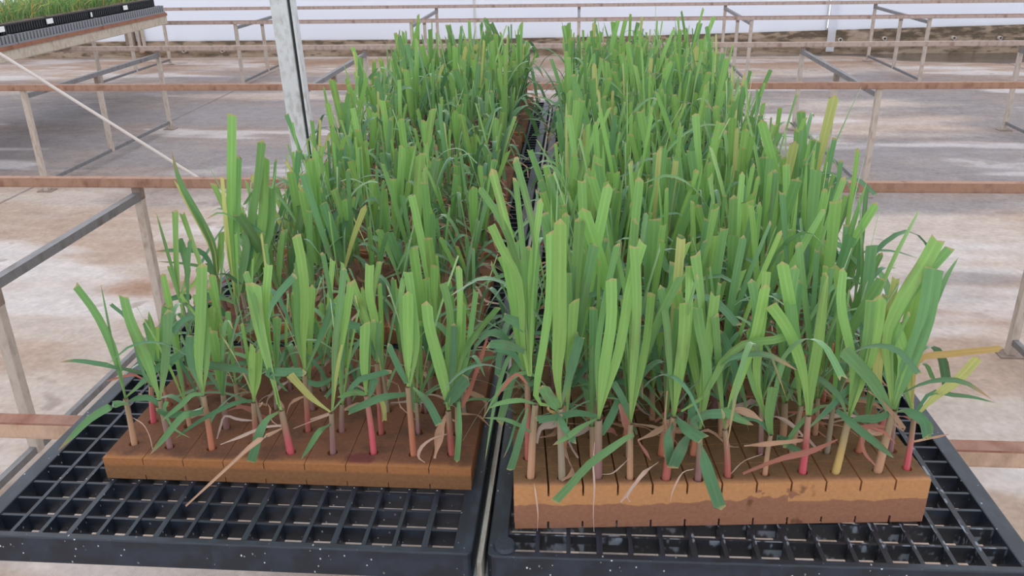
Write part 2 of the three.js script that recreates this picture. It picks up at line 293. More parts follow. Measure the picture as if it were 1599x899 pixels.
// unrolled uv: up the face (side), then back over the top
function slabUV(g, w, t, D, ofs) {
  const n = g.attributes.normal, p = g.attributes.position, u = new Float32Array(p.count * 2);
  for (let i = 0; i < p.count; i++) {
    const x = p.getX(i), y = p.getY(i), z = p.getZ(i); const side = Math.abs(n.getX(i)) > .7, top = Math.abs(n.getY(i)) > .7;
    const a = side ? -z : x; const b = top ? t - z : Math.min(y, t) + (side ? 0 : Math.max(0, -z - .002) * 0);
    u[2 * i] = a / w + ofs; u[2 * i + 1] = b / (t + D);
  }
  g.setAttribute('uv', new THREE.BufferAttribute(u, 2)); return g;
}
const slabs = [];
function foamSlab(kind, x, z, rot, idx, label, single) {
  const thick = kind === 'thick', nc = thick ? 12 : 9, nr = thick ? 8 : 6, cw = thick ? .0463 : .0613, cd = thick ? .0463 : .061, t = thick ? .068 : .036, w = nc * cw, D = nr * cd;
  const kx = thick ? .0026 : .0012, kz = thick ? .001 : .0004, ct = thick ? .016 : .011, cb = thick ? .011 : .008, mat = thick ? M.thick : M.thin;
  const s = thing('foam_slab', label, 'foam slab', [x, TRAY1, z], thick ? 'thick foam slabs' : 'thin foam slabs'); s.rotation.y = rot; delete s.userData.group;
  const ofs = idx * .37;
  part(s, 'core', slabUV(box(w, t - ct - cb, D, w / 2, cb + (t - ct - cb) / 2, -D / 2), w, t, D, ofs), mat);
  const feet = []; for (let c = 0; c < nc; c++) feet.push(box(cw - kx, cb, D, (c + .5) * cw + (c === 0 ? -kx / 4 : c === nc - 1 ? kx / 4 : 0), cb / 2, -D / 2));
  part(s, 'slotted_base', slabUV(mergeGeometries(feet), w, t, D, ofs), mat);
  s.updateMatrixWorld(true); const local = heroBases.map(h => s.worldToLocal(V(h[0], TRAY1 + t, h[1]))), free = []; const cells = [], hr = thick ? .0075 : .008;
  for (let r = 0; r < nr; r++) for (let c = 0; c < nc; c++) {
    const a0 = c * cw + (c ? kx / 2 : 0), a1 = (c + 1) * cw - (c < nc - 1 ? kx / 2 : 0), b0 = r * cd + (r ? kz / 2 : 0), b1 = (r + 1) * cd - (r < nr - 1 ? kz / 2 : 0), e = .0025;
    const sh = new THREE.Shape(); sh.moveTo(a0, b0); sh.lineTo(a1, b0); sh.lineTo(a1, b1); sh.lineTo(a0, b1); sh.closePath();
    const hb = local.find(q => q.x > a0 && q.x < a1 && -q.z > b0 && -q.z < b1); let hx = (c + .5) * cw, hz = (r + .5) * cd, plant = true;
    if (hb) { hx = Math.min(a1 - hr - .003, Math.max(a0 + hr + .003, hb.x)); hz = Math.min(b1 - hr - .003, Math.max(b0 + hr + .003, -hb.z)); plant = false; }
    else if ((idx === 0 && r === 0 && (!thick || c > 0)) || rnd() < (thick ? (idx > 1 ? .34 : .2) : idx > 2 ? .2 : .12)) plant = false;
    if (plant || hb) { const hp = new THREE.Path(); hp.absellipse(hx, hz, hr, hr, 0, Math.PI * 2, true); sh.holes.push(hp); }
    if (plant) free.push([r, c]);
    const g = new THREE.ExtrudeGeometry(sh, { depth: ct, bevelEnabled: false, curveSegments: 5 }); g.rotateX(-Math.PI / 2); g.translate(0, t - ct, 0); slabUV(g, w, t, D, ofs);
    if (single) part(s, 'foam_cell', g, mat); else cells.push(g);
  }
  if (!single) { const m = part(s, 'foam_cells', mergeGeometries(cells), mat); m.userData.kind = 'stuff'; }
  s.updateMatrixWorld(true);
  slabs.push({ s, kind, idx, nc, nr, cw, cd, t, free });
  return s;
}
// ---------------------------------------------------------------- leaves and stems
const COL = { b: srgb(148, 196, 102), m: srgb(124, 174, 96), d: srgb(92, 144, 98), g: srgb(116, 166, 104), y: srgb(204, 208, 124), o: srgb(214, 176, 104), t: srgb(214, 168, 136), r: srgb(190, 120, 100), w: srgb(220, 192, 176) };
const CUT = srgb(200, 176, 122), PALE = srgb(188, 208, 122), DRY = srgb(198, 150, 112);
const SN = 11;
// ribbon along pts; shape cut | point | dry | stub
function ribbon(pts, width, { shape = 'cut', col = COL.b, face = V(0, .15, 1), twist = 0, fold = .22, dryTip = 0, n = SN } = {}) {
  const cv = new THREE.CatmullRomCurve3(pts, false, 'centripetal'); const pos = [], uv = [], cl = [], id = [];
  const ts = []; for (let i = 0; i < n; i++) ts.push(i / (n - 1)); if (shape === 'cut' || shape === 'stub') ts.splice(n - 1, 0, .988);
  const tint = rr(.88, 1.12), warm = rr(-.06, .06), ph = rnd() * 10;
  let stain = rnd() < .22 ? rr(.3, .9) : -1; const jag = [rr(-.02, .02), rr(-.01, .025), rr(-.02, .02)];
  ts.forEach((t, i) => {
    const p = cv.getPoint(t), T = cv.getTangent(t).normalize();
    let nrm = face.clone().applyAxisAngle(T, twist * (t - .3) + .25 * Math.sin(ph + t * 3)); nrm.addScaledVector(T, -nrm.dot(T)); if (nrm.lengthSq() < 1e-6) nrm.set(0, 1, 0); nrm.normalize();
    const B = T.clone().cross(nrm).normalize();
    let w;
    if (shape === 'cut') w = .26 + .74 * ss(0, .5, t) + .06 * Math.sin(ph + t * 5) * t; else if (shape === 'stub') w = .6 + .4 * ss(0, .4, t); else if (shape === 'dry') w = (.35 + .65 * Math.sin(Math.min(1, t * 1.1) * Math.PI)) * (1 + .25 * Math.sin(ph + t * 9)); else w = Math.max(.05, Math.pow(Math.sin(Math.PI * Math.min(1, .12 + .88 * t)), .7)) * (t > .995 ? .1 : 1);
    w *= width / 2; const f = fold * w * (shape === 'dry' ? 1.6 : shape === 'cut' ? 1.7 - 1.5 * t : 1 + .5 * (1 - t));
    const end = i === ts.length - 1;
    for (let k = -1; k <= 1; k++) {
      const q = p.clone().addScaledVector(B, k * w).addScaledVector(nrm, k ? f * .5 : -f * .5); if (end && (shape === 'cut' || shape === 'stub')) q.addScaledVector(T, jag[k + 1] * .25);
      pos.push(q.x, q.y, q.z); uv.push((k + 1) / 2, t);
      let c = [col[0] * tint * (1 + warm), col[1] * tint, col[2] * tint * (1 - warm)];
      if (shape === 'cut') c = mixc(c, PALE, .32 * (1 - ss(.0, .4, t)));
      if (stain > 0 && k) c = mixc(c, srgb(120, 96, 70), .5 * Math.exp(-Math.pow((t - stain) / .12, 2)));
      if (dryTip && t > 1 - dryTip) c = mixc(c, DRY, ss(1 - dryTip, 1, t));
      if (end && (shape === 'cut' || shape === 'stub')) c = CUT; else if (shape === 'point' && !dryTip) c = mixc(c, COL.y, .5 * ss(.88, 1, t));
      cl.push(...c);
    }
    if (i) { const a = (i - 1) * 3; for (let k = 0; k < 2; k++) id.push(a + k, a + k + 1, a + k + 3, a + k + 1, a + k + 4, a + k + 3); }
  });
  const g = new THREE.BufferGeometry(); g.setAttribute('position', new THREE.Float32BufferAttribute(pos, 3)); g.setAttribute('uv', new THREE.Float32BufferAttribute(uv, 2)); g.setAttribute('color', new THREE.Float32BufferAttribute(cl, 3)); g.setIndex(id); g.computeVertexNormals(); return g;
}
const STEMC = { pink: srgb(196, 88, 100), red: srgb(170, 96, 88), orange: srgb(184, 118, 92), tan: srgb(184, 142, 114), grey: srgb(150, 138, 120), purple: srgb(140, 104, 104), yellow: srgb(194, 166, 104) };
function stemGeo(pts, r0, r1, c0, c1) {
  const cv = new THREE.CatmullRomCurve3(pts, false, 'centripetal'), g = new THREE.TubeGeometry(cv, 6, 1, 7, false); const p = g.attributes.position, col = []; const k = rr(.45, .8);
  for (let i = 0; i < p.count; i++) { const ring = Math.floor(i / 8), t = ring / 6, c = cv.getPointAt(t), r = mix(r0, r1, t); p.setXYZ(i, c.x + (p.getX(i) - c.x) * r, c.y + (p.getY(i) - c.y) * r, c.z + (p.getZ(i) - c.z) * r); col.push(...mixc(c0, c1, .9 * ss(.25, k + .35, t))); }
  g.setAttribute('color', new THREE.Float32BufferAttribute(col, 3)); g.computeVertexNormals(); return g;
}
const STEMTOP = srgb(146, 132, 106);
// a seedling described as a list of [part name, geometry], base at the origin
function growSeedling(tall, dense) {
  const out = []; const sl = rr(.045, .085) * (tall ? 1.1 : 1), lean = rr(0, .1), la = rr(0, 6.28);
  const top = V(Math.cos(la) * lean * sl, sl, Math.sin(la) * lean * sl);
  const c0 = [STEMC.red, STEMC.orange, STEMC.tan, STEMC.purple, STEMC.tan, STEMC.grey, STEMC.purple, STEMC.orange][Math.floor(rnd() * 8)];
  const r0 = rr(.0038, .0056);
  out.push(['stem', stemGeo([V(0, -.012, 0), V(top.x * .4, sl * .5, top.z * .4), top], r0, r0 * .8, c0, STEMTOP), M.stem]);
  const H = (tall ? rr(.18, .27) : rr(.17, .26)) * (rnd() < .15 ? .7 : 1), n = 2 + Math.floor(rnd() * 2.9), fan = rr(0, 3.14);
  for (let i = 0; i < n; i++) {
    const az = fan + (i % 2 ? Math.PI : 0) + rr(-.5, .5), tilt = rr(.0, .15) + i * rr(.012, .07), L = H * rr(.6, 1.05), bend = rr(-.05, .16);
    const dir = V(Math.cos(az), 0, Math.sin(az)); const P = f => top.clone().addScaledVector(dir, L * f * (tilt + bend * f)).add(V(0, L * f - .012, 0));
    const rot = rr(-1.1, 1.1); const face = dir.clone().multiplyScalar(-1).applyAxisAngle(V(0, 1, 0), rot);
    const pointed = rnd() < .12;
    out.push(['leaf', ribbon([P(0), P(.35), P(.7), P(1)], (pointed ? rr(.008, .012) : (rnd() < .3 ? rr(.006, .01) : rr(.0095, .0195))), { shape: pointed ? 'point' : 'cut', col: [COL.b, COL.b, COL.m, COL.m, COL.b, COL.g, COL.y][Math.floor(rnd() * 6.25)], face, twist: rr(-.6, .6), fold: rr(.2, .5) }), M.leaf]);
  }
  const na = 2 + Math.floor(rnd() * 2.2);
  for (let i = 0; i < na; i++) {
    const high = i > 0 && rnd() < .75, az = rr(0, 6.28), L = high ? rr(.16, .29) : rr(.1, .2), up = high ? rr(1.1, 1.8) : rr(.3, .8), y0 = sl * rr(.85, 1.15), droop = high ? rr(1.0, 1.9) : rr(.4, 1.2), out_ = high ? rr(.45, .8) : .85;
    const dir = V(Math.cos(az), 0, Math.sin(az)); const P = f => top.clone().setY(y0).addScaledVector(dir, L * f * out_).add(V(0, Math.max(.012 - y0, L * (up * f - droop * f * f)), 0));
    const cutTip = rnd() < .45;
    out.push(['leaf', ribbon([P(0), P(.25), P(.5), P(.75), P(1)], rr(.007, .0145), { shape: cutTip ? 'cut' : 'point', col: rnd() < .7 ? COL.d : COL.g, face: V(0, 1, 0).addScaledVector(dir, -.3), twist: rr(-1, 1), dryTip: cutTip || rnd() < .6 ? 0 : .25 }), M.leaf]);
  }
  const nd = 1 + Math.floor(rnd() * 2);
  for (let i = 0; i < nd; i++) {
    const az = rr(0, 6.28), L = rr(.04, .11), y0 = sl * rr(.25, .8); const dir = V(Math.cos(az), 0, Math.sin(az)), side = V(-dir.z, 0, dir.x);
    const P = (f, k) => V(0, y0, 0).addScaledVector(dir, L * f).addScaledVector(side, k * L * .25).add(V(0, Math.max(.006 - y0, L * (.3 * f - .8 * f * f)), 0));
    out.push(['dry_leaf', ribbon([P(.02, 0), P(.35, rr(-.5, .5)), P(.7, rr(-1, 1)), P(1, rr(-1, 1))], rr(.004, .01), { shape: 'dry', col: [COL.t, COL.r, COL.w, COL.t][Math.floor(rnd() * 4)], face: V(0, .6, .7), twist: rr(-2, 2), n: 8 }), M.leaf]);
  }
  return out;
}

// ---------------------------------------------------------------- the seedlings one can tell apart along the edges
const VIEW = { A: [90, 420, 2.996], B: [280, 400, 2.808], C: [470, 440, 2.997], D: [750, 250, 2.995], E: [780, 500, 3.21], F: [960, 500, 2.996], G: [1160, 440, 2.808], H: [1300, 330, 2.14], I: [240, 170, 2.9] };
const heroBases = [];
const topThin = TRAY1 + .036, topThick = TRAY1 + .068;
let individual = 0;
function hero(label, kind, view, base, node, stem, leaves, r = 1) {
  const [vx, vy, vs] = VIEW[view], lev = kind === 'thick' ? topThick : topThin;
  const B = onLevel(vx + base[0] / vs, vy + base[1] / vs, lev); const z0 = B.z;
  // keep the root inside the slab: never nearer than the first cell's middle
  const o = thing('cane_seedling', label, 'seedling', [B.x, lev, z0], 'cane seedlings'); delete o.userData.group; heroBases.push([B.x, z0, kind]); individual++;
  const P = (v, q, dz) => { const [ax, ay, as] = VIEW[v]; return onDepth(ax + q[0] / as, ay + q[1] / as, z0 + dz).sub(V(B.x, lev, z0)); };
  const nd = P(view, node, 0);
  part(o, 'stem', stemGeo([V(0, -.012, 0), nd.clone().multiplyScalar(.5).add(V(rr(-.001, .001), 0, rr(-.001, .001))), nd], .0048 * r, .0038 * r, STEMC[stem], STEMTOP), M.stem);
  for (const [type, c, w, pts, dz = null, vv = view] of leaves) {
    const as = VIEW[vv][2]; const tip = dz ?? rr(-.035, .03);
    const wp = pts.map((q, i) => { const f = i / (pts.length - 1); return P(vv, q, tip > .028 ? tip * Math.min(1, f * 2.4) : tip * f * f + .004 * f); });
    const dist = -z0 * 1.08; const width = w / as / FPX * dist;
    const shape = type === 'c' ? 'cut' : type === 'p' ? 'point' : type === 's' ? 'stub' : 'dry';
    const g = ribbon(wp, width, { shape, col: COL[c], face: V(rr(-.35, .35), .2, 1), twist: rr(-.5, .5), fold: rr(.18, .4), dryTip: type === 'p' && (c === 'd' || c === 'g') && rnd() < .4 ? .2 : 0 });
    part(o, shape === 'dry' ? (w < 10 ? 'root' : 'dry_leaf') : 'leaf', g, M.leaf);
  }
  return o;
}
srand(41);
hero('slender leaning cane seedling at the outer corner of the first thin slab', 'thin', 'A', [358, 815], [318, 605], 'tan', [
  ['c', 'm', 40, [[318, 605], [287, 470], [250, 350], [175, 200], [85, 80]]], ['p', 'g', 14, [[300, 530], [258, 350], [228, 200], [200, 60]]],
  ['p', 'd', 28, [[318, 605], [290, 485], [270, 460], [180, 440], [80, 428], [5, 437]], .02], ['c', 'd', 36, [[318, 600], [380, 545], [470, 460], [560, 410], [630, 350]], -.04],
  ['p', 'g', 40, [[330, 625], [290, 625], [240, 645], [150, 700], [70, 780], [0, 850]], .05], ['x', 'w', 9, [[352, 695], [400, 725], [430, 780], [445, 845]], .01]]);
hero('cane seedling with one broad streaked blade, next to the outer corner of a thin slab', 'thin', 'A', [525, 830], [478, 612], 'purple', [
  ['c', 'm', 62, [[478, 612], [440, 490], [390, 360], [340, 240], [310, 130]]], ['c', 'g', 50, [[478, 605], [500, 480], [515, 300], [515, 205]], -.03], ['c', 'd', 26, [[470, 580], [400, 480], [330, 240], [250, 165]], -.03],
  ['p', 'd', 34, [[480, 640], [430, 602], [360, 606], [330, 615]], .02], ['p', 'g', 22, [[490, 660], [515, 615], [500, 650], [540, 740], [620, 790]], .02]]);
hero('cane seedling with dark red base and thin spear leaf by the thin slab edge', 'thin', 'A', [447, 712], [437, 545], 'pink', [
  ['p', 'm', 42, [[437, 545], [432, 420], [442, 290], [425, 195]]], ['p', 'd', 30, [[440, 550], [400, 490], [330, 470], [250, 455]], .02], ['p', 'r', 14, [[435, 540], [360, 495], [280, 510], [225, 525]], .01]]);
hero('cane seedling with orange red stem and tall bright strap leaf, first thin slab', 'thin', 'B', [142, 842], [105, 610], 'orange', [
  ['c', 'b', 54, [[105, 610], [88, 480], [95, 250], [100, 45]], -.02], ['c', 'm', 36, [[105, 600], [122, 450], [112, 250], [108, 60]], -.03], ['p', 'g', 26, [[108, 605], [60, 605], [10, 650], [-40, 690], [-75, 720]], .02],
  ['s', 'd', 38, [[118, 675], [40, 690], [-50, 690], [-92, 672]], .02], ['p', 'g', 34, [[112, 660], [20, 700], [-60, 790], [-130, 870]], .05], ['c', 'd', 40, [[100, 590], [62, 500], [45, 420], [50, 350]], -.03]]);
hero('short cane seedling with two pale upright blades, first row of a thin slab', 'thin', 'B', [332, 806], [325, 640], 'red', [
  ['c', 'b', 34, [[325, 640], [318, 500], [322, 392]]], ['c', 'b', 34, [[325, 635], [345, 530], [350, 420]], -.02], ['p', 'd', 26, [[322, 632], [250, 640], [160, 680], [60, 740], [-20, 800]], .04],
  ['s', 'd', 40, [[320, 505], [230, 490], [130, 475], [60, 460]], -.02], ['x', 'w', 14, [[325, 720], [260, 715], [200, 700], [180, 750], [165, 800]], .01]]);
hero('cane seedling with thick crimson base and wide folded blade over a thin slab', 'thin', 'B', [490, 858], [447, 675], 'pink', [
  ['c', 'b', 78, [[447, 675], [400, 500], [362, 350], [340, 250], [325, 130]], -.02], ['c', 'm', 30, [[440, 660], [390, 450], [330, 200], [290, 70]], -.03], ['c', 'b', 38, [[430, 650], [395, 430], [380, 200], [392, 38]], -.05],
  ['c', 'd', 44, [[440, 680], [385, 715], [350, 780], [330, 850], [315, 900]], .04], ['x', 't', 22, [[455, 752], [337, 814], [197, 940], [28, 1095]], .085], ['s', 'd', 42, [[440, 540], [390, 510], [470, 508], [540, 508]], .0], ['c', 'd', 32, [[392, 290], [405, 220], [440, 160], [500, 92]], -.04],
  ['x', 'w', 16, [[470, 740], [370, 750], [270, 790], [180, 825]], .02]], 1.2);
hero('tall cane seedling with reddish stem, second row of the first thin slab', 'thin', 'B', [563, 762], [550, 520], 'red', [
  ['c', 'b', 44, [[550, 520], [545, 350], [552, 200], [540, 50], [514, -87]], -.02], ['c', 'd', 32, [[552, 510], [620, 350], [660, 240], [674, 200]], -.02], ['c', 'm', 28, [[548, 500], [520, 350], [515, 150], [522, 0]], -.04],
  ['p', 'd', 30, [[550, 540], [600, 560], [640, 550], [690, 520]], -.02], ['x', 't', 12, [[550, 600], [520, 560], [470, 545]], .01], ['x', 'w', 14, [[560, 720], [620, 700], [665, 688], [500, 755]], .01]]);
hero('cane seedling with thin mauve stem and a drooping half dry leaf, thin slab', 'thin', 'C', [147, 798], [142, 612], 'purple', [
  ['c', 'g', 38, [[145, 605], [155, 430], [162, 280], [190, 60], [200, -60]], -.03], ['c', 'y', 18, [[150, 590], [170, 400], [195, 290]], -.01], ['p', 'g', 30, [[138, 665], [85, 700], [40, 770], [0, 830]], .04],
  ['c', 'd', 30, [[150, 600], [210, 530], [270, 460], [330, 440], [410, 418]], -.01], ['c', 'y', 42, [[138, 608], [60, 550], [0, 490], [-55, 430]], .01], ['c', 'b', 36, [[150, 590], [175, 380], [210, 180], [232, 20]], -.04]]);
hero('cane seedling with vivid pink stem beside the dark stain on a thin slab', 'thin', 'C', [340, 797], [305, 530], 'pink', [
  ['c', 'b', 46, [[305, 530], [296, 380], [300, 195]]], ['p', 'g', 34, [[303, 525], [250, 515], [215, 525], [170, 540]], .02], ['c', 'd', 40, [[315, 550], [330, 500], [345, 450]], -.01], ['c', 'm', 30, [[305, 520], [318, 400], [320, 260], [340, 190]], -.03]]);
hero('cane seedling with grey stem and dark blades spread both sides, thin slab', 'thin', 'C', [528, 806], [500, 490], 'orange', [
  ['c', 'b', 50, [[500, 490], [502, 300], [500, 52]], -.01], ['c', 'b', 42, [[508, 490], [540, 300], [522, 100], [500, -50]], -.04], ['s', 'd', 42, [[495, 475], [450, 380], [412, 298]], -.01], ['c', 'd', 40, [[525, 492], [590, 560], [645, 662]], .02],
  ['s', 'd', 38, [[498, 525], [380, 540], [300, 572], [222, 605]], .03], ['c', 'm', 26, [[500, 480], [480, 300], [470, 60], [480, -20]], -.04]], 1.1);
hero('bushy cane seedling with pink shrivelled sheaths at the inner corner of a thin slab', 'thin', 'C', [708, 803], [690, 600], 'red', [
  ['c', 'b', 68, [[690, 600], [680, 520], [640, 350], [600, 200], [590, 108]], -.01], ['c', 'd', 38, [[690, 590], [715, 350], [718, 205]], -.01], ['c', 'b', 42, [[700, 580], [745, 440], [752, 300], [755, 108]], -.03], ['c', 'm', 28, [[700, 570], [765, 400], [790, 250], [820, 40]], -.03],
  ['c', 'm', 32, [[705, 560], [760, 340], [830, 230], [920, 122]], -.04], ['s', 'd', 62, [[680, 575], [730, 510], [775, 455]], .01], ['x', 't', 40, [[688, 612], [655, 680], [640, 760], [625, 826]], .025], ['s', 'g', 30, [[738, 560], [740, 700], [730, 836]], .03],
  ['x', 'w', 16, [[690, 710], [620, 730], [565, 770], [550, 820], [580, 845]], .03], ['x', 'r', 30, [[750, 590], [790, 500], [830, 390], [875, 250]], -.01], ['p', 'd', 28, [[745, 470], [800, 395], [860, 360], [930, 345]], -.02], ['c', 'm', 44, [[690, 580], [690, 350], [700, 160], [665, 0]], -.06], ['c', 'b', 30, [[700, 560], [735, 300], [745, 60], [740, -60]], -.06]], 1.2);
hero('cane seedling with mottled red stem in second row, behind the pink stemmed one', 'thin', 'C', [375, 706], [355, 380], 'red', [
  ['c', 'g', 28, [[355, 380], [360, 280], [365, 188]]], ['c', 'b', 32, [[350, 370], [330, 260], [290, 130], [243, 5]], -.03], ['c', 'b', 46, [[355, 370], [350, 200], [320, 50], [322, -80]], -.05], ['s', 'y', 26, [[362, 520], [385, 580], [390, 650]], .02], ['s', 'd', 36, [[352, 360], [280, 215], [220, 200]], -.01]]);
// thick slab
hero('many bladed cane seedling at the inner corner of the first thick slab', 'thick', 'E', [155, 782], [180, 420], 'tan', [
  ['c', 'b', 42, [[235, 1010], [205, 850], [190, 600], [130, 330], [60, 62]], -.02, 'D'], ['c', 'b', 38, [[225, 1010], [200, 850], [180, 560], [110, 430], [48, 298]], .01, 'D'], ['c', 'm', 30, [[235, 1000], [212, 800], [205, 500], [165, 88]], -.03, 'D'], ['c', 'b', 30, [[240, 1000], [236, 820], [240, 600], [258, 380], [282, 196]], -.03, 'D'],
  ['c', 'm', 36, [[230, 1000], [235, 700], [260, 400], [210, 160], [165, 2]], -.06, 'D'], ['c', 'm', 34, [[225, 900], [190, 560], [140, 380], [80, 250], [-5, 128]], -.03, 'D'],
  ['p', 'g', 24, [[165, 565], [90, 520], [20, 495], [-80, 488]], .03], ['p', 'g', 28, [[178, 418], [100, 400], [0, 415], [-50, 440]], .03], ['c', 'd', 40, [[140, 440], [115, 540], [82, 660], [55, 748]], .05],
  ['s', 'd', 44, [[210, 895], [120, 862], [45, 858]], .03, 'D'], ['s', 'd', 52, [[215, 800], [180, 762], [108, 728]], -.01, 'D'], ['x', 'w', 8, [[170, 790], [178, 850], [192, 960], [190, 1055]], .035], ['p', 'd', 14, [[125, 440], [80, 520], [50, 620], [20, 690]], .02], ['x', 'r', 22, [[140, 320], [90, 270], [40, 310], [-10, 380]], .0]], 1.15);
hero('cane seedling with pinkish stem behind the inner corner of the first thick slab', 'thick', 'E', [143, 690], [140, 300], 'red', [
  ['c', 'm', 40, [[140, 300], [130, 150], [120, 0], [110, -200]], -.04], ['c', 'b', 34, [[142, 300], [160, 100], [155, -150], [170, -350]], -.04], ['s', 'd', 40, [[140, 290], [115, 260], [150, 315], [185, 300]], .01], ['c', 'd', 36, [[138, 290], [60, 160], [-20, 140]], .0]]);
hero('cane seedling with the widest pale green strap leaf, second from inner corner', 'thick', 'E', [315, 790], [302, 440], 'grey', [
  ['c', 'b', 68, [[375, 1150], [360, 1000], [372, 800], [372, 600], [375, 288]], -.015, 'D'], ['c', 'b', 40, [[365, 1150], [270, 1130], [292, 890], [325, 650], [328, 336]], -.02, 'D'], ['c', 'd', 52, [[305, 435], [350, 280], [385, 150], [405, 80]], -.03], ['s', 'g', 62, [[300, 445], [260, 400], [222, 338]], .02],
  ['s', 'd', 34, [[292, 470], [330, 545], [375, 605]], .03], ['x', 'o', 20, [[290, 470], [250, 450], [245, 430]], .02]], 1.1);
hero('cane seedling with thick purple grey stem and trailing root on the thick slab', 'thick', 'E', [492, 782], [496, 495], 'purple', [
  ['c', 'b', 60, [[496, 495], [512, 350], [530, 200], [560, 0], [560, -205]], -.02], ['c', 'b', 50, [[498, 490], [545, 330], [600, 150], [660, -190], [718, -390]], -.05], ['p', 'g', 34, [[492, 490], [400, 540], [330, 590], [265, 626]], .04], ['s', 'd', 46, [[512, 572], [560, 480], [596, 398]], -.01],
  ['s', 'd', 42, [[490, 480], [390, 462], [290, 482], [186, 498]], .02], ['x', 'w', 9, [[478, 600], [470, 720], [476, 830], [470, 960], [474, 1060]], .04], ['c', 'm', 34, [[496, 490], [490, 200], [520, -50], [590, -380]], -.05], ['x', 'w', 7, [[500, 770], [560, 768], [610, 730], [650, 690]], .015]], 1.35);
hero('cane seedling with one long leaf trailing over the ochre face of the thick slab', 'thick', 'E', [655, 786], [655, 518], 'tan', [
  ['c', 'b', 48, [[655, 518], [665, 300], [682, 100], [690, -100], [676, -370]], -.03], ['c', 'd', 38, [[655, 515], [620, 400], [568, 308]], -.01], ['c', 'g', 44, [[660, 600], [665, 570], [560, 640], [450, 720], [350, 830], [280, 905]], .065], ['x', 'w', 16, [[740, 760], [690, 800], [640, 880], [655, 910]], .06],
  ['c', 'b', 44, [[657, 510], [690, 330], [735, 120], [760, -120]], -.05], ['x', 'r', 40, [[650, 560], [620, 480], [600, 420]], .02], ['c', 'm', 30, [[655, 510], [690, 200], [640, -100], [590, -330]], -.06]]);
hero('twin stemmed cane seedling with crossed dark leaves on the thick slab front row', 'thick', 'F', [238, 738], [277, 450], 'red', [
  ['c', 'b', 54, [[277, 450], [295, 280], [320, 100], [330, -80]], -.02], ['c', 'm', 38, [[272, 445], [255, 200], [240, 0], [215, -150]], -.04], ['s', 'd', 58, [[285, 452], [340, 510], [412, 556]], .03], ['s', 'd', 58, [[350, 525], [305, 610], [272, 682]], .045], ['s', 'd', 48, [[270, 480], [248, 560], [262, 670]], .04],
  ['x', 'w', 22, [[205, 662], [130, 720], [70, 800], [28, 850]], .055], ['x', 't', 36, [[250, 480], [215, 505], [160, 535], [108, 560]], .02], ['x', 't', 18, [[230, 640], [250, 560], [235, 480], [245, 330]], -.0], ['c', 'b', 46, [[280, 440], [320, 200], [345, -50], [350, -250]], -.06], ['x', 'r', 16, [[108, 562], [140, 610], [168, 655]], .01]], 1.2);
hero('cane seedling with a broad wet leaf hanging over the edge of the thick slab', 'thick', 'F', [390, 742], [398, 510], 'purple', [
  ['c', 'm', 50, [[398, 510], [428, 350], [430, 200], [400, 50], [385, -60]], -.03], ['c', 'd', 62, [[396, 545], [420, 650], [450, 750], [492, 872]], .07], ['c', 'd', 48, [[392, 510], [370, 470], [430, 440], [500, 436]], .03], ['x', 'w', 12, [[370, 695], [310, 720], [270, 800], [260, 850]], .05],
  ['c', 'm', 44, [[310, 425], [420, 350], [500, 200], [600, 112], [740, 92], [850, 60]], -.04], ['c', 'b', 50, [[400, 500], [415, 300], [440, 100], [470, -120]], -.06], ['s', 'd', 40, [[400, 500], [360, 430], [380, 380]], -.01]]);
hero('cane seedling with reddish stem and wide bright blade near middle of the thick slab', 'thick', 'F', [532, 726], [514, 510], 'red', [
  ['c', 'm', 34, [[514, 510], [492, 300], [480, 120], [470, -20]], -.03], ['p', 'g', 46, [[490, 425], [520, 430], [580, 460], [650, 490]], .02], ['c', 'b', 58, [[516, 505], [545, 380], [600, 220], [650, 90], [705, -160]], -.03], ['x', 't', 34, [[515, 520], [560, 420], [640, 440], [690, 470]], -.0], ['x', 'w', 10, [[540, 720], [600, 660], [690, 625]], .02], ['c', 'd', 34, [[516, 500], [560, 330], [560, 200], [500, 60]], -.04]]);
hero('thin grey stemmed cane seedling with one small hanging leaf on the thick slab', 'thick', 'G', [97, 838], [122, 670], 'tan', [
  ['s', 'm', 40, [[122, 670], [112, 570], [130, 458]], .01], ['c', 'g', 24, [[120, 660], [150, 450], [180, 340]], -.02], ['c', 'b', 40, [[120, 660], [60, 430], [90, 120], [105, -50]], -.05], ['p', 'd', 26, [[120, 665], [60, 600], [-20, 600], [-60, 590]], .02], ['c', 'm', 40, [[118, 650], [20, 350], [60, 150], [40, 0]], -.06]], .8);
hero('cane seedling with shocking pink base and sharp spear leaf on the thick slab', 'thick', 'G', [262, 832], [287, 585], 'pink', [
  ['p', 'b', 46, [[287, 585], [295, 480], [330, 280], [355, 80], [372, -30]], -.01], ['c', 'b', 52, [[284, 580], [268, 420], [230, 280], [180, 180], [125, 105]], .0], ['c', 'd', 44, [[288, 640], [350, 580], [430, 500], [492, 440]], -.02], ['x', 't', 26, [[272, 692], [150, 705], [5, 718]], .03],
  ['x', 'r', 28, [[415, 690], [300, 740], [180, 770], [60, 815], [0, 840]], .04], ['c', 'm', 44, [[285, 570], [250, 350], [210, 100], [230, -60]], -.05], ['s', 'd', 34, [[200, 690], [150, 685], [225, 730], [250, 750]], .01]], 1.1);
